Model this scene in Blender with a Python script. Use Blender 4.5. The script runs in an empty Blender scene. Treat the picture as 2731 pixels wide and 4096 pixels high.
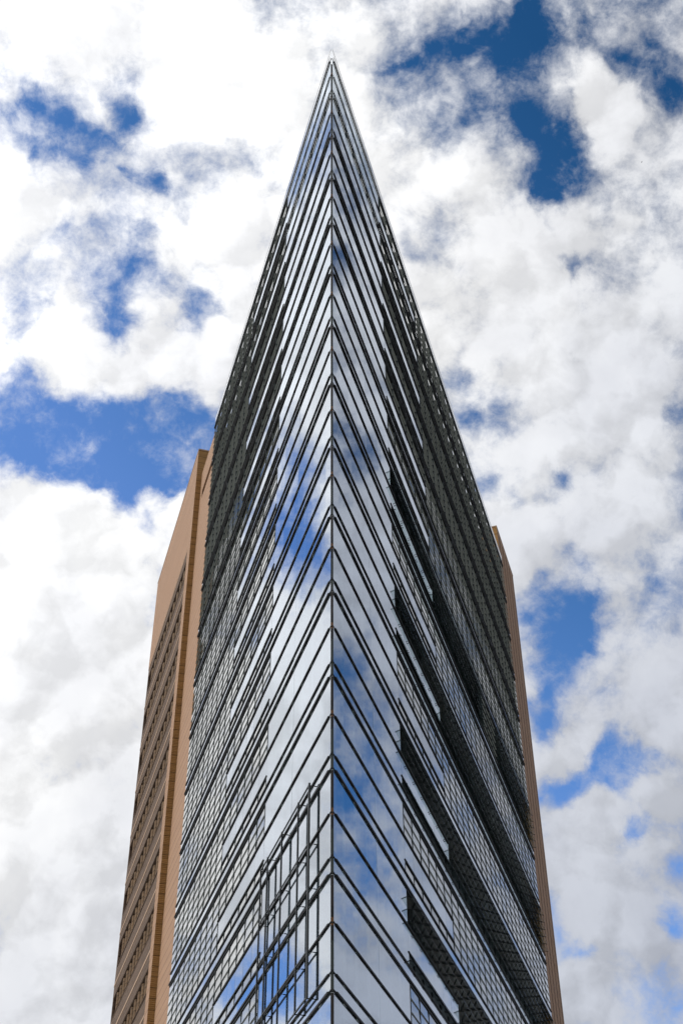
import bpy, bmesh, math, random
from mathutils import Matrix, Vector

random.seed(7)
C = bpy.context.scene.collection
SC = bpy.context.scene

# ------------------------------------------------------------------ measures
Z0 = 68.37            # top of the uppermost storey
H = 3.75              # storey height
AL, AR = 0.28083, 0.29752     # half angles of the wedge
U1, U2 = 9.9, 18.6            # where the louvres start
MOD = 1.45
END = {'L': 31.15, 'R': 48.65}
N_STOREYS = 16

# ------------------------------------------------------------------ helpers
def link(o):
    C.objects.link(o)
    return o

def tag(o, label=None, cat=None, kind=None, group=None):
    if label: o['label'] = label
    if cat: o['category'] = cat
    if kind: o['kind'] = kind
    if group: o['group'] = group
    return o

def empty(name, loc=(0, 0, 0)):
    o = bpy.data.objects.new(name, None)
    o.empty_display_size = 0.5
    o.location = loc
    return link(o)

class MB:
    """collects shapes given in facade coordinates (along, outward, up)"""
    def __init__(self, side='L'):
        self.v, self.f, self.m, self.side = [], [], [], side

    def add(self, verts, faces, mi=0):
        b = len(self.v)
        self.v += verts
        self.f += [tuple(b + i for i in f) for f in faces]
        self.m += [mi] * len(faces)

    def hexa(self, p, mi=0):
        self.add(p, [(0, 3, 2, 1), (4, 5, 6, 7), (0, 1, 5, 4), (1, 2, 6, 5), (2, 3, 7, 6), (3, 0, 4, 7)], mi)

    def box(self, u0, u1, o0, o1, z0, z1, mi=0):
        self.hexa([(u0, o0, z0), (u1, o0, z0), (u1, o1, z0), (u0, o1, z0),
                   (u0, o0, z1), (u1, o0, z1), (u1, o1, z1), (u0, o1, z1)], mi)

    def pane(self, u0, u1, z0, z1, off, t=0.012, tilt=0.0, turn=0.0, mi=0):
        """a sheet of glass, very slightly out of plane like every real pane"""
        hz, hu = (z1 - z0) / 2, (u1 - u0) / 2
        a, b = tilt * hz, turn * hu
        def o(su, sz): return off + su * b + sz * a
        self.hexa([(u0, o(-1, -1) - t, z0), (u1, o(1, -1) - t, z0), (u1, o(1, -1), z0), (u0, o(-1, -1), z0),
                   (u0, o(-1, 1) - t, z1), (u1, o(1, 1) - t, z1), (u1, o(1, 1), z1), (u0, o(-1, 1), z1)], mi)

    def tube(self, a, b, r, n=8, mi=0):
        a, b = Vector(a), Vector(b)
        d = (b - a).normalized()
        s = d.cross(Vector((0, 0, 1)))
        if s.length < 1e-4: s = Vector((1, 0, 0))
        s.normalize(); t = d.cross(s)
        vs = []
        for p in (a, b):
            for k in range(n):
                w = 2 * math.pi * k / n
                vs.append(tuple(p + s * (r * math.cos(w)) + t * (r * math.sin(w))))
        fs = [(k, (k + 1) % n, n + (k + 1) % n, n + k) for k in range(n)]
        fs += [tuple(range(n - 1, -1, -1)), tuple(range(n, 2 * n))]
        self.add(vs, fs, mi)

    def build(self, name, mats, parent=None, rotate=True):
        sg = 1 if self.side == 'L' else -1
        me = bpy.data.meshes.new(name)
        me.from_pydata([(x, sg * y, z) for x, y, z in self.v], [], self.f)
        if not isinstance(mats, (list, tuple)): mats = [mats]
        for m in mats: me.materials.append(m)
        me.polygons.foreach_set('material_index', self.m)
        bm = bmesh.new(); bm.from_mesh(me)
        bmesh.ops.recalc_face_normals(bm, faces=bm.faces)
        bm.to_mesh(me); bm.free()
        me.update()
        o = link(bpy.data.objects.new(name, me))
        if rotate:
            o.rotation_euler = (0, 0, math.pi / 2 + AL if self.side == 'L' else math.pi / 2 - AR)
        if parent: o.parent = parent
        return o

# ------------------------------------------------------------------ materials
def new_mat(name):
    m = bpy.data.materials.new(name); m.use_nodes = True
    nt = m.node_tree; nt.nodes.clear()
    return m, nt, nt.nodes.new('ShaderNodeOutputMaterial')

def N(nt, kind, **kw):
    n = nt.nodes.new(kind)
    for k, v in kw.items():
        if k == 'inp':
            for i, x in v.items(): n.inputs[i].default_value = x
        else: setattr(n, k, v)
    return n

def glass_mat(name, r0, tint, wave, rough=0.0, refl=(1, 1, 1)):
    """coated facade glass: mirror-like at grazing angles, tinted and see-through otherwise"""
    m, nt, out = new_mat(name)
    L = nt.links.new
    lw = N(nt, 'ShaderNodeLayerWeight', inp={0: 0.5})
    pw = N(nt, 'ShaderNodeMath', operation='POWER', inp={1: 4.2})
    L(lw.outputs['Facing'], pw.inputs[0])
    mr = N(nt, 'ShaderNodeMapRange', inp={3: r0, 4: 1.0})
    L(pw.outputs[0], mr.inputs[0])
    tc = N(nt, 'ShaderNodeTexCoord')
    mp = N(nt, 'ShaderNodeMapping', inp={3: (0.9, 0.9, 0.16)})
    L(tc.outputs['Object'], mp.inputs[0])
    nz = N(nt, 'ShaderNodeTexNoise', inp={'Scale': 1.0, 'Detail': 1.2, 'Roughness': 0.5})
    L(mp.outputs[0], nz.inputs['Vector'])
    bp = N(nt, 'ShaderNodeBump', inp={'Strength': 1.0, 'Distance': wave})
    L(nz.outputs[0], bp.inputs['Height'])
    gl = N(nt, 'ShaderNodeBsdfGlossy', inp={'Roughness': rough, 'Color': (*refl, 1)})
    L(bp.outputs[0], gl.inputs['Normal'])
    tr = N(nt, 'ShaderNodeBsdfTransparent', inp={0: (*tint, 1)})
    mx = N(nt, 'ShaderNodeMixShader')
    L(mr.outputs[0], mx.inputs[0]); L(tr.outputs[0], mx.inputs[1]); L(gl.outputs[0], mx.inputs[2])
    L(mx.outputs[0], out.inputs[0])
    return m

def plain_mat(name, col, rough=0.5, metal=0.0, var=0.25, scale=3.0, bump=0.0):
    m, nt, out = new_mat(name)
    L = nt.links.new
    b = N(nt, 'ShaderNodeBsdfPrincipled', inp={'Roughness': rough, 'Metallic': metal, 'Specular IOR Level': 0.18})
    tc = N(nt, 'ShaderNodeTexCoord')
    nz = N(nt, 'ShaderNodeTexNoise', inp={'Scale': scale, 'Detail': 5.0})
    L(tc.outputs['Object'], nz.inputs['Vector'])
    mx = N(nt, 'ShaderNodeMix', data_type='RGBA')
    mx.inputs[6].default_value = (*[c * (1 - var) for c in col], 1)
    mx.inputs[7].default_value = (*[min(1, c * (1 + var)) for c in col], 1)
    L(nz.outputs[0], mx.inputs[0]); L(mx.outputs[2], b.inputs['Base Color'])
    if bump:
        bp = N(nt, 'ShaderNodeBump', inp={'Strength': 0.6, 'Distance': bump})
        L(nz.outputs[0], bp.inputs['Height']); L(bp.outputs[0], b.inputs['Normal'])
    L(b.outputs[0], out.inputs[0])
    return m

def terracotta_mat(name, col, course, joint, depth, var=0.12, streak=0.10):
    """fired clay baguettes: fine horizontal ribs, panel joints and piece-to-piece colour changes"""
    m, nt, out = new_mat(name)
    L = nt.links.new
    tc = N(nt, 'ShaderNodeTexCoord')
    sx = N(nt, 'ShaderNodeSeparateXYZ'); L(tc.outputs['Object'], sx.inputs[0])
    # piece colour
    mp = N(nt, 'ShaderNodeMapping', inp={3: (0.7, 0.7, 1.0 / course)})
    L(tc.outputs['Object'], mp.inputs[0])
    wn = N(nt, 'ShaderNodeTexVoronoi', inp={'Scale': 1.0}); L(mp.outputs[0], wn.inputs['Vector'])
    mp2 = N(nt, 'ShaderNodeMapping', inp={3: (0.06, 0.06, 2.2)})
    L(tc.outputs['Object'], mp2.inputs[0])
    nz = N(nt, 'ShaderNodeTexNoise', inp={'Scale': 1.0, 'Detail': 6.0, 'Roughness': 0.65})
    L(mp2.outputs[0], nz.inputs['Vector'])
    sep = N(nt, 'ShaderNodeSeparateColor'); L(wn.outputs['Color'], sep.inputs[0])
    a = N(nt, 'ShaderNodeMapRange', inp={3: 1 - var, 4: 1 + var}); L(sep.outputs[0], a.inputs[0])
    b_ = N(nt, 'ShaderNodeMapRange', inp={1: 0.3, 2: 0.7, 3: 1 - streak, 4: 1 + streak}); L(nz.outputs[0], b_.inputs[0])
    mul = N(nt, 'ShaderNodeMath', operation='MULTIPLY'); L(a.outputs[0], mul.inputs[0]); L(b_.outputs[0], mul.inputs[1])
    # joints between panels (dark open gaps)
    jd = N(nt, 'ShaderNodeMath', operation='DIVIDE', inp={1: joint}); L(sx.outputs[2], jd.inputs[0])
    jf = N(nt, 'ShaderNodeMath', operation='FRACT'); L(jd.outputs[0], jf.inputs[0])
    jg = N(nt, 'ShaderNodeMath', operation='GREATER_THAN', inp={1: 0.04 / joint}); L(jf.outputs[0], jg.inputs[0])
    jm = N(nt, 'ShaderNodeMapRange', inp={3: 0.35, 4: 1.0}); L(jg.outputs[0], jm.inputs[0])
    mul2 = N(nt, 'ShaderNodeMath', operation='MULTIPLY'); L(mul.outputs[0], mul2.inputs[0]); L(jm.outputs[0], mul2.inputs[1])
    vm = N(nt, 'ShaderNodeVectorMath', operation='SCALE'); vm.inputs[0].default_value = col
    L(mul2.outputs[0], vm.inputs['Scale'])
    # ribs
    cd = N(nt, 'ShaderNodeMath', operation='MULTIPLY', inp={1: 2 * math.pi / course}); L(sx.outputs[2], cd.inputs[0])
    sn = N(nt, 'ShaderNodeMath', operation='SINE'); L(cd.outputs[0], sn.inputs[0])
    bp = N(nt, 'ShaderNodeBump', inp={'Strength': 1.0, 'Distance': depth}); L(sn.outputs[0], bp.inputs['Height'])
    b = N(nt, 'ShaderNodeBsdfPrincipled', inp={'Roughness': 0.75, 'Specular IOR Level': 0.2})
    L(vm.outputs[0], b.inputs['Base Color']); L(bp.outputs[0], b.inputs['Normal'])
    L(b.outputs[0], out.inputs[0])
    return m

def corner_mat():
    """edge post: bands painted as dark interior and brown core seen through glass"""
    m, nt, out = new_mat('corner_interior_bands')
    L = nt.links.new
    tc = N(nt, 'ShaderNodeTexCoord')
    sx = N(nt, 'ShaderNodeSeparateXYZ'); L(tc.outputs['Object'], sx.inputs[0])
    s = N(nt, 'ShaderNodeMath', operation='SUBTRACT', inp={0: Z0}); L(sx.outputs[2], s.inputs[1])
    d = N(nt, 'ShaderNodeMath', operation='DIVIDE', inp={1: H}); L(s.outputs[0], d.inputs[0])
    f = N(nt, 'ShaderNodeMath', operation='FRACT'); L(d.outputs[0], f.inputs[0])
    cr = N(nt, 'ShaderNodeValToRGB'); cr.color_ramp.interpolation = 'CONSTANT'
    e = cr.color_ramp.elements
    e[0].position = 0.0; e[0].color = (0.016, 0.013, 0.011, 1)
    e[1].position = 0.30; e[1].color = (0.006, 0.006, 0.006, 1)
    for p, c in ((0.40, (0.09, 0.040, 0.012)), (0.47, (0.006, 0.006, 0.006)), (0.60, (0.024, 0.030, 0.028)), (0.84, (0.008, 0.009, 0.009)), (0.87, (0.028, 0.034, 0.030))):
        k = e.new(p); k.color = (*c, 1)
    L(f.outputs[0], cr.inputs[0])
    b = N(nt, 'ShaderNodeBsdfPrincipled', inp={'Roughness': 0.5, 'Specular IOR Level': 0.2})
    L(cr.outputs[0], b.inputs['Base Color']); L(b.outputs[0], out.inputs[0])
    return m

def inner_mat():
    """the second skin behind the glass: dark window bays, a few paler with blinds and painted-in reflections"""
    m, nt, out = new_mat('inner_facade_bays')
    L = nt.links.new
    tc = N(nt, 'ShaderNodeTexCoord')
    mp = N(nt, 'ShaderNodeMapping', inp={3: (1 / 1.45, 1 / 1.45, 1 / (H / 3))})
    L(tc.outputs['Object'], mp.inputs[0])
    br = N(nt, 'ShaderNodeTexVoronoi', inp={'Scale': 1.0, 'Randomness': 0.0}); L(mp.outputs[0], br.inputs['Vector'])
    sep = N(nt, 'ShaderNodeSeparateColor'); L(br.outputs['Color'], sep.inputs[0])
    cr = N(nt, 'ShaderNodeValToRGB'); cr.color_ramp.interpolation = 'CONSTANT'
    e = cr.color_ramp.elements
    e[0].position = 0; e[0].color = (0.012, 0.014, 0.014, 1)
    e[1].position = 0.35; e[1].color = (0.022, 0.026, 0.025, 1)
    for p, c in ((0.7, (0.035, 0.040, 0.040)), (0.88, (0.09, 0.105, 0.105)), (0.95, (0.03, 0.022, 0.016))):
        k = e.new(p); k.color = (*c, 1)
    L(sep.outputs[0], cr.inputs[0])
    b = N(nt, 'ShaderNodeBsdfPrincipled', inp={'Roughness': 0.35})
    L(cr.outputs[0], b.inputs['Base Color']); L(b.outputs[0], out.inputs[0])
    return m

M_PANE = glass_mat('coated_glass', 0.38, (0.55, 0.62, 0.62), 0.0012, 0.0, (0.90, 0.94, 1.0))
M_SLAT = glass_mat('louvre_glass', 0.20, (0.42, 0.50, 0.49), 0.0015)
M_OPEN = glass_mat('clear_open_glass', 0.025, (0.86, 0.90, 0.89), 0.001)
M_PARA = glass_mat('parapet_glass', 0.04, (0.96, 0.97, 0.98), 0.001)
M_BAR = plain_mat('dark_bronze_metal', (0.0055, 0.005, 0.005), 0.6, 0.0, 0.2, 2.0)
M_FRAME = plain_mat('dark_slat_frame', (0.012, 0.015, 0.016), 0.55, 0.0, 0.2, 2.0)
M_POST = plain_mat('grey_louvre_post', (0.050, 0.062, 0.060), 0.55, 0.0, 0.2, 2.0)
M_RAIL = plain_mat('grey_green_rail', (0.42, 0.47, 0.45), 0.6, 0.0, 0.15, 2.0)
M_STEEL = plain_mat('grey_painted_steel', (0.030, 0.034, 0.036), 0.5, 0.0, 0.2, 2.0)
M_CLAMP = plain_mat('bright_clamp_steel', (0.25, 0.26, 0.26), 0.35, 0.6, 0.2, 4.0)
M_TRIM = plain_mat('pale_metal_trim', (0.70, 0.71, 0.72), 0.4, 0, 0.05)
M_JOINT = plain_mat('black_silicone', (0.02, 0.02, 0.022), 0.7)
M_SLAB = plain_mat('walkway_soffit', (0.02, 0.022, 0.022), 0.7)
M_MULL = plain_mat('pale_inner_mullion', (0.78, 0.79, 0.78), 0.5, 0, 0.03)
M_ROOF = plain_mat('roof_gravel', (0.18, 0.18, 0.17), 0.9)
M_CLAY = terracotta_mat('terracotta_wall', (0.285, 0.174, 0.108), 0.115, 0.62, 0.010, 0.05, 0.09)
M_CLAY_BOUNCE = terracotta_mat('terracotta_bounce_tint', (0.28, 0.152, 0.052), 0.115, 0.62, 0.020, 0.14, 0.10)  # return faces: orange of light bouncing between baguettes put into the clay colour
M_SPAN = terracotta_mat('terracotta_spandrel', (0.112, 0.073, 0.049), 0.115, 0.90, 0.022, 0.14, 0.06)
M_LEDGE = terracotta_mat('terracotta_ledge', (0.30, 0.205, 0.14), 0.115, 9.0, 0.002, 0.05, 0.05)
M_PIER = terracotta_mat('terracotta_pier', (0.095, 0.055, 0.025), 0.30, 0.60, 0.004, 0.14, 0.08)
M_DARKWIN = glass_mat('dark_window_glass', 0.05, (0.25, 0.27, 0.26), 0.002)
M_VOID = plain_mat('dark_room', (0.025, 0.022, 0.018), 0.8)
M_CORNER = corner_mat()
M_INNER = inner_mat()

# ------------------------------------------------------------------ the tower
tower = empty('office_tower')
tag(tower, 'tall wedge-shaped office tower with a sharp glass edge and brown terracotta walls behind', 'office building')

def zs(n, s): return Z0 - (n + s) * H

def jit(a): return random.uniform(-a, a)

ROWS = [(0.045 + 0.1345 * k, 0.045 + 0.1345 * (k + 1)) for k in range(6)]   # six slats per storey

TILT = {'L': {0: 9.5, 1: 7.5, 2: 6.3, 3: 5.5, 4: 4.8, 5: 4.2, 6: 3.7}, 'R': {0: 12, 1: 9, 2: 7.5, 3: 6.3, 4: 5.2, 5: 4.6, 7: 3.6}}

def tilt_of(side, n, u):
    if side == 'R' and n in (6, 8, 10, 12, 14):
        if n == 6 and 31.8 < u < 36.2: return 14
        if n == 8 and u < 10.5 and False: return 14
        return 74
    return TILT[side].get(n, 3.3)

def slat(mb, ua, ub, zb, zt, deg):
    d = math.radians(deg + jit(0.35))
    hh = (zt - zb) - 0.012
    zc, hs = (zb + zt) / 2, hh / 2
    s, c = math.sin(d), math.cos(d)
    def P(u, a, t): return (u, -0.012 - a * s + t * c, zc + a * c + t * s)   # a along the slat (up), t through it
    def bar(u0, u1, a0, a1, t0, t1, mi):
        mb.hexa([P(u0, a0, t0), P(u1, a0, t0), P(u1, a0, t1), P(u0, a0, t1),
                 P(u0, a1, t0), P(u1, a1, t0), P(u1, a1, t1), P(u0, a1, t1)], mi)
    if deg > 40:      # swung open: a clear sheet on thin looped arms
        bar(ua + 0.035, ub - 0.035, -hs, hs - 0.004, -0.005, 0.005, 4)
        for u in (ua + 0.05, ub - 0.10):
            bar(u, u + 0.012, -hs, -0.02, -0.020, -0.008, 1)
            bar(u + 0.05, u + 0.062, -hs, -0.02, -0.020, -0.008, 1)
            bar(u, u + 0.062, -hs - 0.012, -hs, -0.020, -0.008, 1)
    else:
        bar(ua + 0.035, ub - 0.035, -hs + 0.02, hs - 0.004, -0.006, 0.006, 0)
        bar(ua + 0.02, ub - 0.02, -hs, -hs + 0.010, 0.002, 0.010, 1)           # dark lip of the bottom rail
        bar(ua + 0.02, ub - 0.02, -hs + 0.002, -hs + 0.012, -0.045, 0.002, 2)  # grey underside of the rail
        mb.box(ua - 0.014, ua + 0.014, -0.16, hs * s + 0.001, zb, zt, 3)       # post between two louvres

def modules(side):
    end = END[side]
    n2 = round((end - U2) / MOD)
    ms = [(U1 + (U2 - U1) / 6 * k, U1 + (U2 - U1) / 6 * (k + 1)) for k in range(6)]
    w = (end - U2) / n2
    ms += [(U2 + w * k, U2 + w * (k + 1)) for k in range(n2)]
    return ms

for side in ('L', 'R'):
    end = END[side]
    mods = modules(side)
    for n in range(N_STOREYS):
        # frame of the storey: joints, louvre posts, headers and the walkway slab behind the glass
        fr = MB(side)
        for k, (a, b) in enumerate(mods):
            if k < 6:
                for r0, r1 in ((0.03, 0.44), (0.715, 0.86)):
                    fr.box(a - 0.02, a + 0.02, -0.20, -0.13, zs(n, r1), zs(n, r0), 0)
            else:
                fr.box(a - 0.02, a + 0.02, -0.20, -0.13, zs(n, 0.86), zs(n, 0.03), 0)
        fr.box(U1, end + 0.05, -0.06, 0.012, zs(n, 0.046), zs(n, 0.026), 0)       # header over the lower louvres
        fr.box(U1 - 0.05, U2, -0.06, 0.030, zs(n, 0.724), zs(n, 0.708), 0)         # header over the single upper row
        fr.box(3.5, end - 0.1, -0.88, -0.30, zs(n, 0.955), zs(n, 0.90), 1)        # walkway
        st = fr.build('facade_storey', [M_FRAME, M_SLAB], tower)
        # horizontal bars
        for s, hh, dd, e in ((0.012, 0.080, 0.058, end + 0.04), (0.443, 0.062, 0.048, U2 + 0.02), (0.865, 0.062, 0.046, end)):
            b = MB(side)
            z = zs(n, s)
            b.box(0.38, e, 0.004, dd, z - hh / 2, z + hh / 2, 0)
            b.tube((0.17, -0.004, z), (0.39, 0.02, z), 0.014, 6, 0)
            b.box(0.34, 0.40, -0.006, dd * 0.8, z - hh * 0.40, z + hh * 0.40, 1)
            b.build('transom', [M_BAR, M_STEEL], st, rotate=False)
        # clear panes by the sharp edge
        for s0, s1 in ((0.03, 0.432), (0.455, 0.853), (0.878, 0.998)):
            g = MB(side)
            for a, b in ((0.165, 5.49), (5.51, U1 - 0.01)):
                g.pane(a, b, zs(n, s1), zs(n, s0), 0.0, tilt=jit(0.003), turn=jit(0.0012))
            g.box(5.488, 5.512, -0.030, -0.014, zs(n, s1), zs(n, s0), 1)
            g.build('glass_pane', [M_PANE, M_JOINT], st, rotate=False)
        # clear band between the two louvre zones
        g = MB(side)
        for a, b in mods[:6]:
            g.pane(a + 0.008, b - 0.008, zs(n, 0.703), zs(n, 0.455), 0.0, tilt=jit(0.003), turn=jit(0.003))
            g.box(a - 0.010, a + 0.010, -0.030, -0.014, zs(n, 0.703), zs(n, 0.455), 1)
        g.build('clerestory_glass', [M_PANE, M_JOINT], st, rotate=False)
        # spandrel strip over the floor slab
        g = MB(side)
        for a, b in mods:
            g.pane(a + 0.006, b - 0.006, zs(n, 0.998), zs(n, 0.878), 0.0, tilt=jit(0.003), turn=jit(0.002))
            g.box(a - 0.008, a + 0.008, -0.030, -0.014, zs(n, 0.998), zs(n, 0.878), 1)
        g.build('spandrel_glass', [M_PANE, M_JOINT], st, rotate=False)
        # louvres
        lo, up = MB(side), MB(side)
        for k, (a, b) in enumerate(mods):
            dg = tilt_of(side, n, (a + b) / 2)
            for r, (s0, s1) in enumerate(ROWS):
                if k < 6 and r in (3, 4): continue
                tgt = lo if r < 3 else up
                if k < 6 and r == 5: s0, s1 = 0.728, 0.852
                slat(tgt, a, b, zs(n, s1), zs(n, s0), dg)
        lo.build('lower_louvre_bank', [M_SLAT, M_FRAME, M_RAIL, M_POST, M_OPEN], st, rotate=False)
        up.build('upper_louvre_bank', [M_SLAT, M_FRAME, M_RAIL, M_POST, M_OPEN], st, rotate=False)
    # pale posts just behind the clear glass
    g = MB(side)
    u = 1.6
    while u < U1:
        g.box(u - 0.10, u + 0.10, -0.10, -0.06, zs(N_STOREYS, 0), Z0 - 0.4)
        u += 1.42
    g.build('inner_mullion', M_MULL, tower)
    # parapet: glass screen above the roof with its thin rail
    par = MB(side)
    u = 0.165
    while u < end - 0.01:
        e = min(u + 2.84, end)
        par.pane(u + 0.002, e - 0.002, Z0 + 0.02, 69.35, 0.0, 0.016)
        u = e
    par.build('parapet_glass', M_PARA, tower)
    b = MB(side)
    b.box(0.35, end, 0.004, 0.016, 68.76, 68.79)
    b.box(0.17, end, -0.022, 0.006, 69.352, 69.372, 1)
    b.build('parapet_rail', [M_BAR, M_TRIM], tower)
    # solid base below the storeys the photograph shows
    b = MB(side)
    b.box(0.3, end, -0.06, 0.0, 0.0, zs(N_STOREYS, 0) - 0.06)
    b.build('tower_base', M_FRAME, tower)

# body of the building behind the double skin
def dirs(side):
    if side == 'L': return Vector((-math.sin(AL), math.cos(AL), 0)), Vector((-math.cos(AL), -math.sin(AL), 0))
    return Vector((math.sin(AR), math.cos(AR), 0)), Vector((math.cos(AR), -math.sin(AR), 0))
dL, nL = dirs('L'); dR, nR = dirs('R')
apex = Vector((0, 3.25, 0))
core = [apex, dR * 48.6 - nR * 0.92, dR * 56 - nR * 4.0, dL * 52 - nL * 4.0, dL * 31.1 - nL * 0.92]
for nm, z0, z1, mt, sc in (('inner_wall', 0.02, 68.15, M_INNER, 1.0), ('roof_deck', 68.15, 68.30, M_ROOF, 1.0)):
    me = bpy.data.meshes.new(nm)
    k = len(core)
    vs = [(p.x, p.y, z0) for p in core] + [(p.x, p.y, z1) for p in core]
    fs = [(i, (i + 1) % k, k + (i + 1) % k, k + i) for i in range(k)] + [tuple(range(k - 1, -1, -1)), tuple(range(k, 2 * k))]
    me.from_pydata(vs, [], fs); me.materials.append(mt)
    o = link(bpy.data.objects.new(nm, me)); o.parent = tower

# the vertical glass edge and, below it, the post painted as its dark interior
b = MB(); b.box(-0.047, 0.047, 0.145, 0.157, 67.78, 69.40)
b.build('edge_glass', M_PARA, tower, rotate=False)
b = MB(); b.box(-0.050, 0.050, 0.142, 0.30, 0.0, 67.75)
b.build('edge_post', M_CORNER, tower, rotate=False)
b = MB()
for n in range(N_STOREYS):
    for s in (0.012, 0.443, 0.865):
        z = zs(n, s)
        b.box(-0.055, 0.055, 0.125, 0.141, z - 0.035, z + 0.0, 0)
        if s < 0.1: b.box(-0.048, 0.048, 0.130, 0.141, z - 0.075, z - 0.06, 1)
b.build('edge_clamp', [M_FRAME, M_CLAMP], tower, rotate=False)

# ------------------------------------------------------------------ terracotta wings
UB0, UB1 = 31.0, 35.75      # plain wall next to the glass
UA0, UA1 = 35.75, 53.5      # projecting slab with the windows
OA = 0.38
ZT = 70.25
wing = MB('L')
# plain wall with a slot near its top
wing.box(UB0, UB1, -3.5, -0.02, 0, 64.55, 0)
wing.box(UB0, UB1, -3.5, -0.02, 65.35, 67.72, 0)
wing.box(34.95, UB1, -3.5, -0.02, 64.55, 65.35, 0)
wing.box(UB0, 34.95, -3.5, -0.42, 64.55, 65.35, 2)
wing.box(UB0, UB1, -3.4, -0.05, 67.72, 67.80, 3)
# slab: core, smooth margins, return face, coping
wing.box(UA0 + 0.03, UA1, -5.5, OA - 0.38, 0, ZT - 0.12, 2)
wing.box(UA0 + 0.03, UA1, OA - 0.38, OA, 61.25, ZT - 0.12, 0)
wing.box(UA0 + 0.03, 37.0, OA - 0.38, OA, 0, 61.25, 0)
wing.box(UA0, UA0 + 0.03, -3.0, OA - 0.004, 0, ZT - 0.12, 1)
wing.box(UA0 - 0.03, UA1 + 0.02, -5.4, OA + 0.02, ZT - 0.12, ZT, 3)
ZK = [61.25 - H * k for k in range(16)]
DP = 0.17                                                                          # depth of the openings
for zk in ZK:
    wing.box(37.0, UA1, OA - 0.38, OA - 0.004, zk - 0.17, zk, 3)                  # pale ledge
    wing.box(37.0, UA1, OA - 0.38, OA - 0.028, zk - 0.95, zk - 0.17, 2)           # ribbed band under it
    wing.box(37.0, UA1 - 0.3, OA - 0.30, OA - 0.022, zk - 1.06, zk - 1.02, 2)     # thin shelves over and under the opening
    wing.box(37.0, UA1 - 0.3, OA - 0.30, OA - 0.022, zk - 2.50, zk - 2.45, 2)
    wing.box(37.0, UA1 - 0.3, OA - 0.30, OA - 0.026, zk - 2.66, zk - 2.61, 2)
    wing.box(37.0, UA1, OA - 0.38, OA - 0.030, zk - H, zk - 2.72, 2)              # ribbed band below the opening
    wing.box(UA1 - 0.30, UA1, OA - 0.38, OA - 0.032, zk - 2.72, zk - 0.95, 2)     # end pier
wl = wing.build('terracotta_wing', [M_CLAY, M_CLAY_BOUNCE, M_SPAN, M_LEDGE], tower)
tag(wl, 'sunlit terracotta wall with rows of small recessed windows')

BAY = 1.34
NB = 11
CAMP = Vector((0, -38.645, 1.6))
def in_frame(side, u, off, z):
    d, n_ = dirs(side)
    p = d * u + n_ * off + Vector((0, 0, z)) - CAMP
    f = Vector((0.0097, 1, 0)).normalized() * math.cos(0.70647) + Vector((0, 0, math.sin(0.70647)))
    r = Vector((1, -0.0097, 0)).normalized(); up = r.cross(f)
    w = p.dot(f); return abs(p.dot(r) / w) < 0.27 and abs(p.dot(up) / w) < 0.40
rest_w, rest_p, cnt = MB('L'), MB('L'), 0
def pier(mb, u, z0, z1, r=0.30, oc=OA - DP - 0.02):
    k = 9
    vs = []
    for z in (z0, z1):
        for i in range(k):
            w = math.pi * i / (k - 1)
            vs.append((u + r * math.cos(w), oc + r * 0.42 * math.sin(w), z))
    fs = [(i, i + 1, k + i + 1, k + i) for i in range(k - 1)] + [(k - 1, 0, k, 2 * k - 1), tuple(range(k - 1, -1, -1)), tuple(range(k, 2 * k))]
    mb.add(vs, fs, 0)
for zk in ZK:
    for j in range(NB):
        u = 37.75 + BAY * j
        z0, z1 = zk - 2.45, zk - 1.02
        vis = in_frame('L', u, OA, z1) and cnt < 96
        w = MB('L') if vis else rest_w
        p = MB('L') if vis else rest_p
        w.pane(u - 0.66, u + 0.66, z0, z1, OA - DP, 0.015)
        pier(p, u + 0.62, z0 - 0.1, z1 - 0.12)
        if vis:
            wo = w.build('window', M_DARKWIN, tower)
            p.build('terracotta_pier', M_PIER, tower)
            cnt += 1
if rest_w.v:
    tag(rest_w.build('lower_window', M_DARKWIN, tower), kind='stuff')
    tag(rest_p.build('lower_terracotta_pier', M_PIER, tower), kind='stuff')

wr = MB('R')
wr.box(48.80, 56.1, -5.0, -0.15, 0, 72.75, 0)
wr.box(48.77, 48.80, -4.9, -0.155, 0, 72.75, 1)
wr.box(48.74, 56.12, -4.9, -0.13, 72.75, 72.87, 3)
for k in range(5):
    u = 49.6 + 1.45 * k
    wr.box(u, u + 0.05, -0.15, -0.125, 0, 72.3, 2)
o = wr.build('terracotta_wing', [M_CLAY, M_CLAY_BOUNCE, M_SPAN, M_LEDGE], tower)
tag(o, 'shaded plain terracotta wall behind the longer glass face')

# ------------------------------------------------------------------ steel frame hung on the glass
frame = empty('steel_lattice_frame', tuple(dL * 5.9 + nL * 0.15 + Vector((0, 0, 20.0))))
tag(frame, 'empty dark steel lattice frame mounted low on the glass beside the sharp edge', 'sign frame')
inv = Matrix.Translation(frame.location).inverted()
def fpart(mb, name):
    o = mb.build(name, M_STEEL, frame)
    o.matrix_parent_inverse = inv
    return o
PU = [2.30, 3.78, 6.17, 8.38, 9.48]
PZ = [23.80, 21.60, 20.00, 17.85, 16.35]
OF = 0.17
for k, u in enumerate(PU):
    w = 0.055 if k == 0 else 0.030
    m = MB('L'); m.box(u - w, u + w, OF - 0.03, OF + 0.03, 16.30 if k < 3 else 14.0, 23.86)
    fpart(m, 'upright')
for k, z in enumerate(PZ):
    m = MB('L'); m.box(PU[0], PU[-1], OF - 0.022, OF + 0.022, z - 0.025, z + 0.025)
    fpart(m, 'rail')
m = MB('L')
for u in PU:
    for z in PZ:
        m.box(u - 0.015, u + 0.015, 0.012, OF - 0.02, z - 0.045, z - 0.02)
fpart(m, 'bracket')

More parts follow.
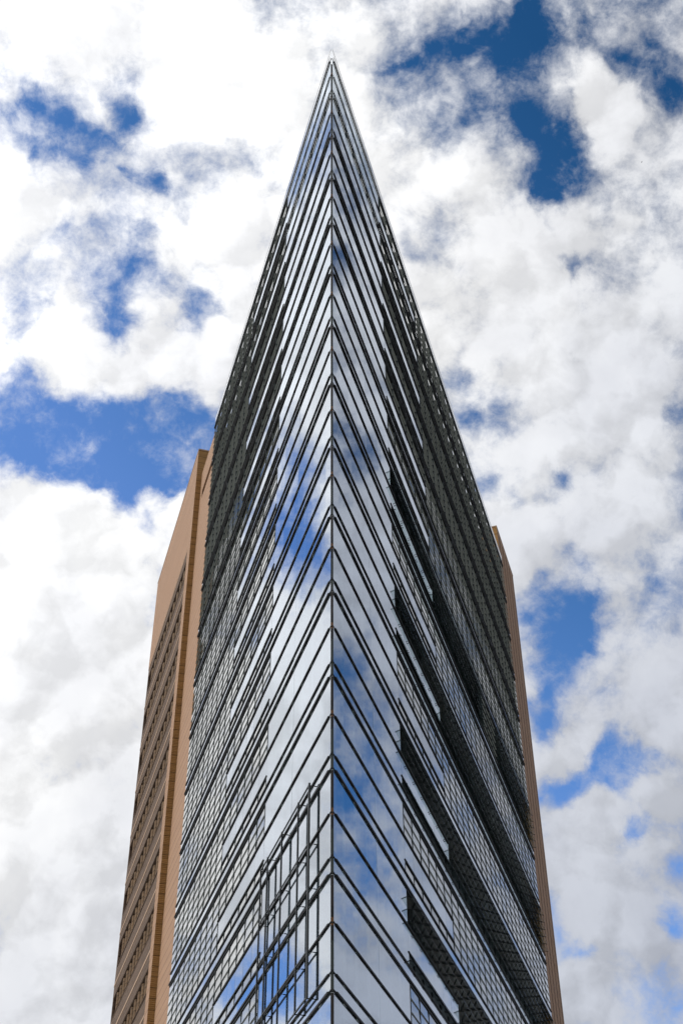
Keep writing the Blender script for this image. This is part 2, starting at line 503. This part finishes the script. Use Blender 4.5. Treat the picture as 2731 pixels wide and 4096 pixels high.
# ------------------------------------------------------------------ a bird far up in the sky
bird = MB()
def spindle(mb, pts, n=8):
    rings = []
    b0 = len(mb.v)
    for (x, y, z, rx, rz) in pts:
        for k in range(n):
            w = 2 * math.pi * k / n
            mb.v.append((x + rx * math.cos(w), y, z + rz * math.sin(w)))
    for i in range(len(pts) - 1):
        for k in range(n):
            mb.f.append((b0 + i * n + k, b0 + i * n + (k + 1) % n, b0 + (i + 1) * n + (k + 1) % n, b0 + (i + 1) * n + k)); mb.m.append(0)
    mb.f.append(tuple(b0 + k for k in range(n))); mb.m.append(0)
    mb.f.append(tuple(b0 + (len(pts) - 1) * n + k for k in range(n))); mb.m.append(0)
spindle(bird, [(0, -0.20, 0.0, .004, .004), (0, -0.17, 0.0, .018, .018), (0, -0.11, .005, .032, .032), (0, -0.06, 0, .034, .034), (0, 0.02, 0, .048, .045), (0, 0.10, 0, .034, .030), (0, 0.17, 0, .022, .012), (0, 0.26, 0, .045, .005)])
for s in (1, -1):
    pts = [(0.03, -0.03, 0.02), (0.17, -0.07, 0.06), (0.36, 0.03, 0.05), (0.17, 0.05, 0.05), (0.03, 0.08, 0.015)]
    up = [(s * x, y, z + 0.006) for x, y, z in pts]; dn = [(s * x, y, z - 0.006) for x, y, z in pts]
    bird.add(up + dn, [(0, 1, 3, 4), (1, 2, 3), (5, 9, 8, 6), (6, 8, 7)] + [(i, 5 + i, 5 + (i + 1) % 5, (i + 1) % 5) for i in range(5)])
bo = bird.build('bird', plain_mat('dark_feathers', (0.03, 0.03, 0.035), 0.7), rotate=False)
bo.location = CAMP + Vector((0.22591, 0.54939, 0.80445)) * 420
bo.rotation_euler = (0.1, 0.15, 1.9)
tag(bo, 'tiny dark bird gliding high in front of the white cloud at upper right', 'bird')

# ------------------------------------------------------------------ ground
gm = plain_mat('paving_stone', (0.27, 0.26, 0.245), 0.85, 0, 0.25, 0.4)
me = bpy.data.meshes.new('ground')
R = 4000
me.from_pydata([(-R, -R, 0), (R, -R, 0), (R, R, 0), (-R, R, 0)], [], [(0, 1, 2, 3)])
me.materials.append(gm)
g = link(bpy.data.objects.new('ground', me)); g['kind'] = 'structure'

# ------------------------------------------------------------------ sky, clouds and sun
SUN_AZ, SUN_EL = math.radians(-100), math.radians(42)      # azimuth clockwise from +Y
SUN = Vector((math.sin(SUN_AZ) * math.cos(SUN_EL), math.cos(SUN_AZ) * math.cos(SUN_EL), math.sin(SUN_EL)))

CLOUD_BLOBS = [
(-0.194,0.531,0.825,0.0478,-1.05), (-0.173,0.543,0.822,0.0294,-1.05), (-0.221,0.537,0.814,0.0228,-0.84),
(-0.212,0.518,0.829,0.0185,-0.63), (-0.154,0.519,0.841,0.0229,-0.84), (-0.161,0.504,0.848,0.0227,-0.42),
(-0.135,0.565,0.814,0.015,-0.95), (-0.149,0.562,0.814,0.0107,-0.84), (-0.151,0.618,0.771,0.0327,-1.05),
(-0.147,0.595,0.79,0.0152,-0.73), (-0.122,0.633,0.764,0.0199,-0.53), (-0.16,0.642,0.75,0.0286,-0.95),
(-0.097,0.649,0.755,0.0289,-0.95), (-0.083,0.642,0.762,0.0178,-0.73), (-0.222,0.643,0.733,0.0346,-1.05),
(-0.209,0.636,0.743,0.0152,-0.63), (-0.194,0.592,0.782,0.0107,-0.53), (-0.231,0.561,0.795,0.0146,-0.53),
(-0.059,0.569,0.82,0.013,-0.63), (-0.064,0.558,0.828,0.0215,-0.32), (-0.159,0.657,0.737,0.0309,-0.84),
(-0.233,0.692,0.684,0.0653,-1.26), (-0.186,0.708,0.681,0.0664,-1.26), (-0.137,0.714,0.687,0.0605,-1.26),
(-0.109,0.708,0.697,0.0496,-1.05), (-0.237,0.67,0.704,0.0433,-1.05), (-0.225,0.714,0.663,0.0547,-1.26),
(-0.173,0.725,0.667,0.0556,-1.26), (-0.124,0.728,0.674,0.045,-1.16), (-0.104,0.722,0.684,0.0452,-0.84),
(-0.141,0.751,0.646,0.0157,-0.63), (-0.2,0.743,0.639,0.0155,-0.63), (-0.197,0.668,0.718,0.0438,0.65),
(-0.194,0.679,0.708,0.0264,0.65), (-0.16,0.691,0.705,0.0311,0.85), (-0.13,0.676,0.726,0.0401,0.65),
(-0.139,0.681,0.719,0.0334,0.39), (-0.097,0.695,0.712,0.027,0.65), (-0.087,0.676,0.732,0.0337,0.45),
(-0.142,0.738,0.659,0.0225,1.17), (-0.189,0.737,0.649,0.0244,1.17), (-0.171,0.742,0.649,0.0178,0.65),
(-0.116,0.743,0.659,0.0271,1.17), (-0.232,0.663,0.712,0.0087,1.04), (-0.247,0.664,0.706,0.0151,0.91),
(-0.222,0.745,0.628,0.057,1.04), (-0.158,0.764,0.626,0.0581,0.78), (-0.204,0.786,0.584,0.0879,1.04),
(0.137,0.503,0.853,0.0622,-1.37), (0.163,0.471,0.867,0.0608,-1.37), (0.202,0.489,0.848,0.061,-1.05),
(0.237,0.461,0.855,0.0653,-1.37), (0.238,0.507,0.829,0.0387,-0.84), (0.151,0.524,0.839,0.0419,-1.26),
(0.164,0.544,0.823,0.0359,-1.16), (0.158,0.571,0.806,0.0343,-1.16), (0.185,0.558,0.809,0.0276,-0.95),
(0.158,0.581,0.798,0.0172,-0.84), (0.179,0.613,0.77,0.0217,-0.95), (0.165,0.597,0.785,0.0108,-0.63),
(0.176,0.624,0.761,0.0131,-0.73), (0.18,0.656,0.733,0.0154,-0.63), (0.052,0.506,0.861,0.021,-0.73),
(0.061,0.5,0.864,0.0146,-0.53), (0.078,0.485,0.871,0.0269,-0.53), (0.1,0.487,0.868,0.0248,-0.63),
(0.053,0.575,0.817,0.0239,-0.42), (0.064,0.623,0.78,0.0178,-0.42), (0.184,0.497,0.848,0.0287,0.78),
(0.182,0.517,0.837,0.0228,0.78), (0.209,0.514,0.832,0.0289,1.04), (0.195,0.535,0.822,0.0314,1.17),
(0.208,0.47,0.858,0.0241,0.39), (0.24,0.495,0.835,0.0202,0.45), (0.174,0.547,0.819,0.0127,0.65),
(0.197,0.552,0.81,0.019,0.65), (0.103,0.474,0.875,0.0246,0.39), (0.096,0.683,0.724,0.018,-0.73),
(0.108,0.704,0.702,0.0226,-0.73), (0.131,0.696,0.706,0.0135,-0.42), (0.118,0.744,0.658,0.0204,-0.84),
(0.138,0.749,0.648,0.0135,-0.42), (0.175,0.733,0.657,0.0201,-0.84), (0.258,0.685,0.681,0.0217,-0.84),
(0.261,0.669,0.696,0.0173,-0.63), (0.217,0.756,0.618,0.0133,-0.73), (0.178,0.772,0.61,0.0179,-0.84),
(0.173,0.789,0.589,0.0312,-0.95), (0.189,0.788,0.586,0.0222,-0.84), (0.243,0.773,0.587,0.0131,-0.63),
(0.157,0.787,0.596,0.0157,-0.53), (0.173,0.81,0.561,0.0378,-0.95), (0.187,0.806,0.562,0.0288,-0.95),
(0.154,0.806,0.572,0.0224,-0.73), (0.255,0.806,0.535,0.0172,-0.63), (0.169,0.833,0.528,0.0375,-0.95),
(0.156,0.839,0.521,0.0287,-0.95), (0.189,0.836,0.515,0.0219,-0.42), (0.199,0.856,0.478,0.0561,-1.16),
(0.17,0.866,0.47,0.0303,-0.84), (0.225,0.844,0.487,0.0408,-1.05), (0.246,0.843,0.478,0.0255,-0.53),
(0.231,0.868,0.439,0.0253,-1.05), (0.223,0.873,0.433,0.0169,-0.84), (0.251,0.877,0.41,0.0186,-0.73),
(0.172,0.918,0.357,0.0206,-0.84), (0.187,0.913,0.363,0.0165,-0.84), (0.247,0.894,0.374,0.0244,-0.84),
(0.236,0.9,0.367,0.0163,-0.73), (0.181,0.845,0.503,0.0372,1.43), (0.199,0.843,0.5,0.0217,0.78),
(0.171,0.858,0.485,0.0153,0.65), (0.197,0.87,0.452,0.0321,1.17), (0.18,0.884,0.431,0.0426,0.78),
(0.247,0.855,0.456,0.0274,1.17), (0.244,0.821,0.516,0.0431,0.91), (-0.382,0.644,0.664,0.0643,-0.89),
(-0.392,0.67,0.63,0.0521,-0.89), (-0.363,0.641,0.676,0.0305,-0.53), (-0.47,0.811,0.35,0.0584,-1.0),
(-0.292,0.485,0.825,0.0177,-0.37), (0.461,0.703,0.542,0.0576,-1.05), (0.484,0.736,0.472,0.0707,-1.0),
(0.4,0.616,0.678,0.0518,-0.84), (0.298,0.454,0.839,0.0965,-0.95), (0.36,0.505,0.784,0.0583,-0.63),
(0.497,0.756,0.426,0.0472,-0.95), (-0.213,0.779,0.59,0.1095,0.65), (-0.219,0.835,0.504,0.1287,0.78),
(-0.187,0.899,0.396,0.1246,0.78), (-0.217,0.918,0.331,0.0995,0.52), (-0.2,0.477,0.856,0.0603,0.65),
(-0.114,0.499,0.859,0.0725,0.65), (-0.045,0.519,0.853,0.0696,0.52), (-0.062,0.6,0.797,0.0549,0.52),
(0.212,0.665,0.716,0.0766,0.65), (0.156,0.645,0.749,0.0552,0.65), (0.157,0.713,0.683,0.0359,0.52),
(0.148,0.765,0.627,0.027,0.52), (0.221,0.794,0.566,0.0373,0.52), (0.222,0.711,0.668,0.055,0.52),
(0.128,0.633,0.764,0.0552,0.52), (0.231,0.74,0.631,0.044,0.39), (0.204,0.896,0.394,0.052,0.78),
(0.178,0.894,0.412,0.0317,0.65), (0.182,0.926,0.332,0.0404,0.52), (-0.414,0.726,0.55,0.069,1.04),
(-0.429,0.75,0.503,0.087,0.91), (-0.444,0.787,0.427,0.0654,0.91), (-0.349,0.578,0.738,0.0602,0.91),
(-0.323,0.542,0.776,0.0599,0.65), (0.418,0.662,0.622,0.0596,0.78), (0.501,0.799,0.333,0.0693,0.91),
(0.35,0.563,0.748,0.0502,0.52),
]


w = bpy.data.worlds.new('World'); SC.world = w; w.use_nodes = True
nt = w.node_tree; nt.nodes.clear(); L = nt.links.new
out = N(nt, 'ShaderNodeOutputWorld')
bg = N(nt, 'ShaderNodeBackground', inp={1: 0.1}); L(bg.outputs[0], out.inputs[0])
sky = N(nt, 'ShaderNodeTexSky', sky_type='NISHITA', sun_disc=False)
sky.sun_elevation = SUN_EL; sky.sun_rotation = SUN_AZ
sky.air_density = 1.0; sky.dust_density = 0.3; sky.ozone_density = 2.0
tc = N(nt, 'ShaderNodeTexCoord'); DIR = tc.outputs['Generated']

def noise(scale, detail, rough, vec, dim='3D', lac=2.0):
    n = N(nt, 'ShaderNodeTexNoise', noise_dimensions=dim, inp={'Scale': scale, 'Detail': detail, 'Roughness': rough, 'Lacunarity': lac})
    L(vec, n.inputs['Vector']); return n
def math_(op, a, b=None, clamp=False):
    n = N(nt, 'ShaderNodeMath', operation=op, use_clamp=clamp)
    for i, x in enumerate((a, b)):
        if x is None: continue
        if isinstance(x, (int, float)): n.inputs[i].default_value = x
        else: L(x, n.inputs[i])
    return n.outputs[0]
def warp(vec, scale, amount, detail=3.0):
    n = noise(scale, detail, 0.6, vec)
    s = N(nt, 'ShaderNodeVectorMath', operation='SUBTRACT'); L(n.outputs['Color'], s.inputs[0]); s.inputs[1].default_value = (.5, .5, .5)
    k = N(nt, 'ShaderNodeVectorMath', operation='SCALE'); L(s.outputs[0], k.inputs[0]); k.inputs['Scale'].default_value = amount
    a = N(nt, 'ShaderNodeVectorMath', operation='ADD'); L(vec, a.inputs[0]); L(k.outputs[0], a.inputs[1])
    return a.outputs[0]

WD = warp(warp(DIR, 9.0, 0.065), 30.0, 0.032, 5.0)
acc = None
for (x, y, z, r, wt) in CLOUD_BLOBS:
    d = N(nt, 'ShaderNodeVectorMath', operation='DISTANCE'); L(WD, d.inputs[0]); d.inputs[1].default_value = (x, y, z)
    mr = N(nt, 'ShaderNodeMapRange', interpolation_type='SMOOTHSTEP', inp={1: 0.0, 2: r, 3: wt, 4: 0.0})
    L(d.outputs['Value'], mr.inputs[0])
    acc = mr.outputs[0] if acc is None else math_('ADD', acc, mr.outputs[0])
acc = math_('MINIMUM', math_('MAXIMUM', acc, -1.15), 1.25)
FD = warp(DIR, 16.0, 0.03)
fb = noise(10.0, 10.0, 0.64, FD).outputs[0]
fb2 = noise(34.0, 8.0, 0.66, warp(DIR, 36.0, 0.014)).outputs[0]
PD = warp(warp(DIR, 22.0, 0.035), 70.0, 0.010, 4.0)
def lumps(scale, vec):
    n = N(nt, 'ShaderNodeTexVoronoi', feature='F1', inp={'Scale': scale})
    L(vec, n.inputs['Vector']); return n.outputs['Distance']
lump = math_('SUBTRACT', 0.42, lumps(20.0, PD))
dens = math_('ADD', math_('ADD', acc, 1.33), math_('ADD', math_('MULTIPLY', math_('SUBTRACT', fb, 0.5), 4.0), math_('MULTIPLY', math_('SUBTRACT', fb2, 0.5), 2.1)))
dens = math_('ADD', dens, math_('MULTIPLY', lump, 0.8))
mask = N(nt, 'ShaderNodeMapRange', interpolation_type='SMOOTHSTEP', inp={1: -0.15, 2: 1.45, 3: 0.0, 4: 1.0}); L(dens, mask.inputs[0])
# brightness of the cloud itself: thick parts greyer underneath, brighter towards the sun
sh = noise(7.0, 5.0, 0.55, warp(DIR, 6.0, 0.1)).outputs[0]
shade = N(nt, 'ShaderNodeMapRange', interpolation_type='SMOOTHSTEP', inp={1: 0.36, 2: 0.58, 3: 0.89, 4: 1.0}); L(sh, shade.inputs[0])
dt = N(nt, 'ShaderNodeVectorMath', operation='DOT_PRODUCT'); L(DIR, dt.inputs[0]); dt.inputs[1].default_value = tuple(SUN)
glow = N(nt, 'ShaderNodeMapRange', inp={1: 0.0, 2: 0.85, 3: 0.72, 4: 1.62}); L(dt.outputs['Value'], glow.inputs[0])
# each billow is lighter on the side that faces the sun
off = N(nt, 'ShaderNodeVectorMath', operation='ADD'); L(FD, off.inputs[0]); off.inputs[1].default_value = tuple(SUN * 0.022)
off2 = N(nt, 'ShaderNodeVectorMath', operation='ADD'); L(PD, off2.inputs[0]); off2.inputs[1].default_value = tuple(SUN * 0.012)
g1 = math_('SUBTRACT', fb, noise(10.0, 4.0, 0.6, off.outputs[0]).outputs[0])
g2 = math_('SUBTRACT', lumps(20.0, off2.outputs[0]), lumps(20.0, PD))
lit = math_('ADD', math_('MULTIPLY', g1, 1.0), math_('MULTIPLY', g2, 0.55))
lit = math_('ADD', 1.0, math_('MINIMUM', math_('MAXIMUM', lit, -0.13), 0.07))
body = N(nt, 'ShaderNodeMapRange', interpolation_type='SMOOTHSTEP', inp={1: 0.4, 2: 2.2, 3: 0.90, 4: 1.0}); L(dens, body.inputs[0])
br = math_('MULTIPLY', math_('MULTIPLY', math_('MULTIPLY', shade.outputs[0], lit), math_('MULTIPLY', glow.outputs[0], body.outputs[0])), 8.9)
tintmix = N(nt, 'ShaderNodeMix', data_type='RGBA'); L(shade.outputs[0], tintmix.inputs[0])
tintmix.inputs[6].default_value = (0.84, 0.89, 1.08, 1); tintmix.inputs[7].default_value = (0.985, 0.99, 1.0, 1)
cc = N(nt, 'ShaderNodeVectorMath', operation='SCALE'); 
away = N(nt, 'ShaderNodeMapRange', inp={1: 0.35, 2: -0.15, 3: 0.0, 4: 1.0}); L(dt.outputs['Value'], away.inputs[0])
tint2 = N(nt, 'ShaderNodeMix', data_type='RGBA', blend_type='MULTIPLY'); L(away.outputs[0], tint2.inputs[0]); L(tintmix.outputs[2], tint2.inputs[6]); tint2.inputs[7].default_value = (0.86, 0.92, 1.06, 1)
L(tint2.outputs[2], cc.inputs[0]); L(br, cc.inputs['Scale'])
blue = N(nt, 'ShaderNodeVectorMath', operation='MULTIPLY'); L(sky.outputs[0], blue.inputs[0]); 
sp = N(nt, 'ShaderNodeSeparateXYZ'); L(DIR, sp.inputs[0])
qd = math_('ADD', sp.outputs[2], math_('MULTIPLY', sp.outputs[0], 0.6))        # the blue deepens high up and away from the sun
fq = N(nt, 'ShaderNodeMapRange', inp={1: 0.56, 2: 0.95, 3: 1.10, 4: 0.47}); L(qd, fq.inputs[0]); fq = fq.outputs[0]
cb = N(nt, 'ShaderNodeCombineXYZ')
L(math_('MULTIPLY', math_('MULTIPLY', fq, fq), 0.92), cb.inputs[0]); L(math_('MULTIPLY', fq, 1.38), cb.inputs[1]); L(math_('MULTIPLY', math_('POWER', fq, 0.9), 1.9), cb.inputs[2])
L(cb.outputs[0], blue.inputs[1])
mx = N(nt, 'ShaderNodeMix', data_type='RGBA'); L(mask.outputs[0], mx.inputs[0]); L(blue.outputs[0], mx.inputs[6]); L(cc.outputs[0], mx.inputs[7])
L(mx.outputs[2], bg.inputs[0])
w.cycles.sampling_method = 'MANUAL'; w.cycles.sample_map_resolution = 512

sl = bpy.data.lights.new('sun', 'SUN'); sl.energy = 3.2; sl.angle = math.radians(0.53); sl.color = (1.0, 0.95, 0.87)
so = link(bpy.data.objects.new('sun', sl))
so.rotation_euler = SUN.to_track_quat('Z', 'Y').to_euler()
so.location = (-60, -20, 120)

# ------------------------------------------------------------------ camera
P_, ROLL, YAW, F_ = 0.706470, -0.006921, 0.009693, 5162.56
r = Vector((math.cos(YAW), -math.sin(YAW), 0))
fh = Vector((math.sin(YAW), math.cos(YAW), 0))
f = fh * math.cos(P_) + Vector((0, 0, math.sin(P_)))
u = r.cross(f)
r2 = r * math.cos(ROLL) + u * math.sin(ROLL)
u2 = u * math.cos(ROLL) - r * math.sin(ROLL)
cam = bpy.data.cameras.new('camera'); co = link(bpy.data.objects.new('camera', cam))
m = Matrix((r2, u2, -f)).transposed().to_4x4(); m.translation = CAMP
co.matrix_world = m
cam.sensor_fit = 'VERTICAL'; cam.sensor_height = 36; cam.sensor_width = 24
cam.lens = 36 * F_ / 4096
cam.clip_start = 0.1; cam.clip_end = 9000
SC.camera = co

SC.view_settings.view_transform = 'Standard'; SC.view_settings.look = 'None'
SC.view_settings.exposure = 0.0; SC.view_settings.gamma = 1.0
SC.cycles.max_bounces = 10; SC.cycles.transparent_max_bounces = 24; SC.cycles.glossy_bounces = 5
SC.cycles.caustics_reflective = False; SC.cycles.caustics_refractive = False
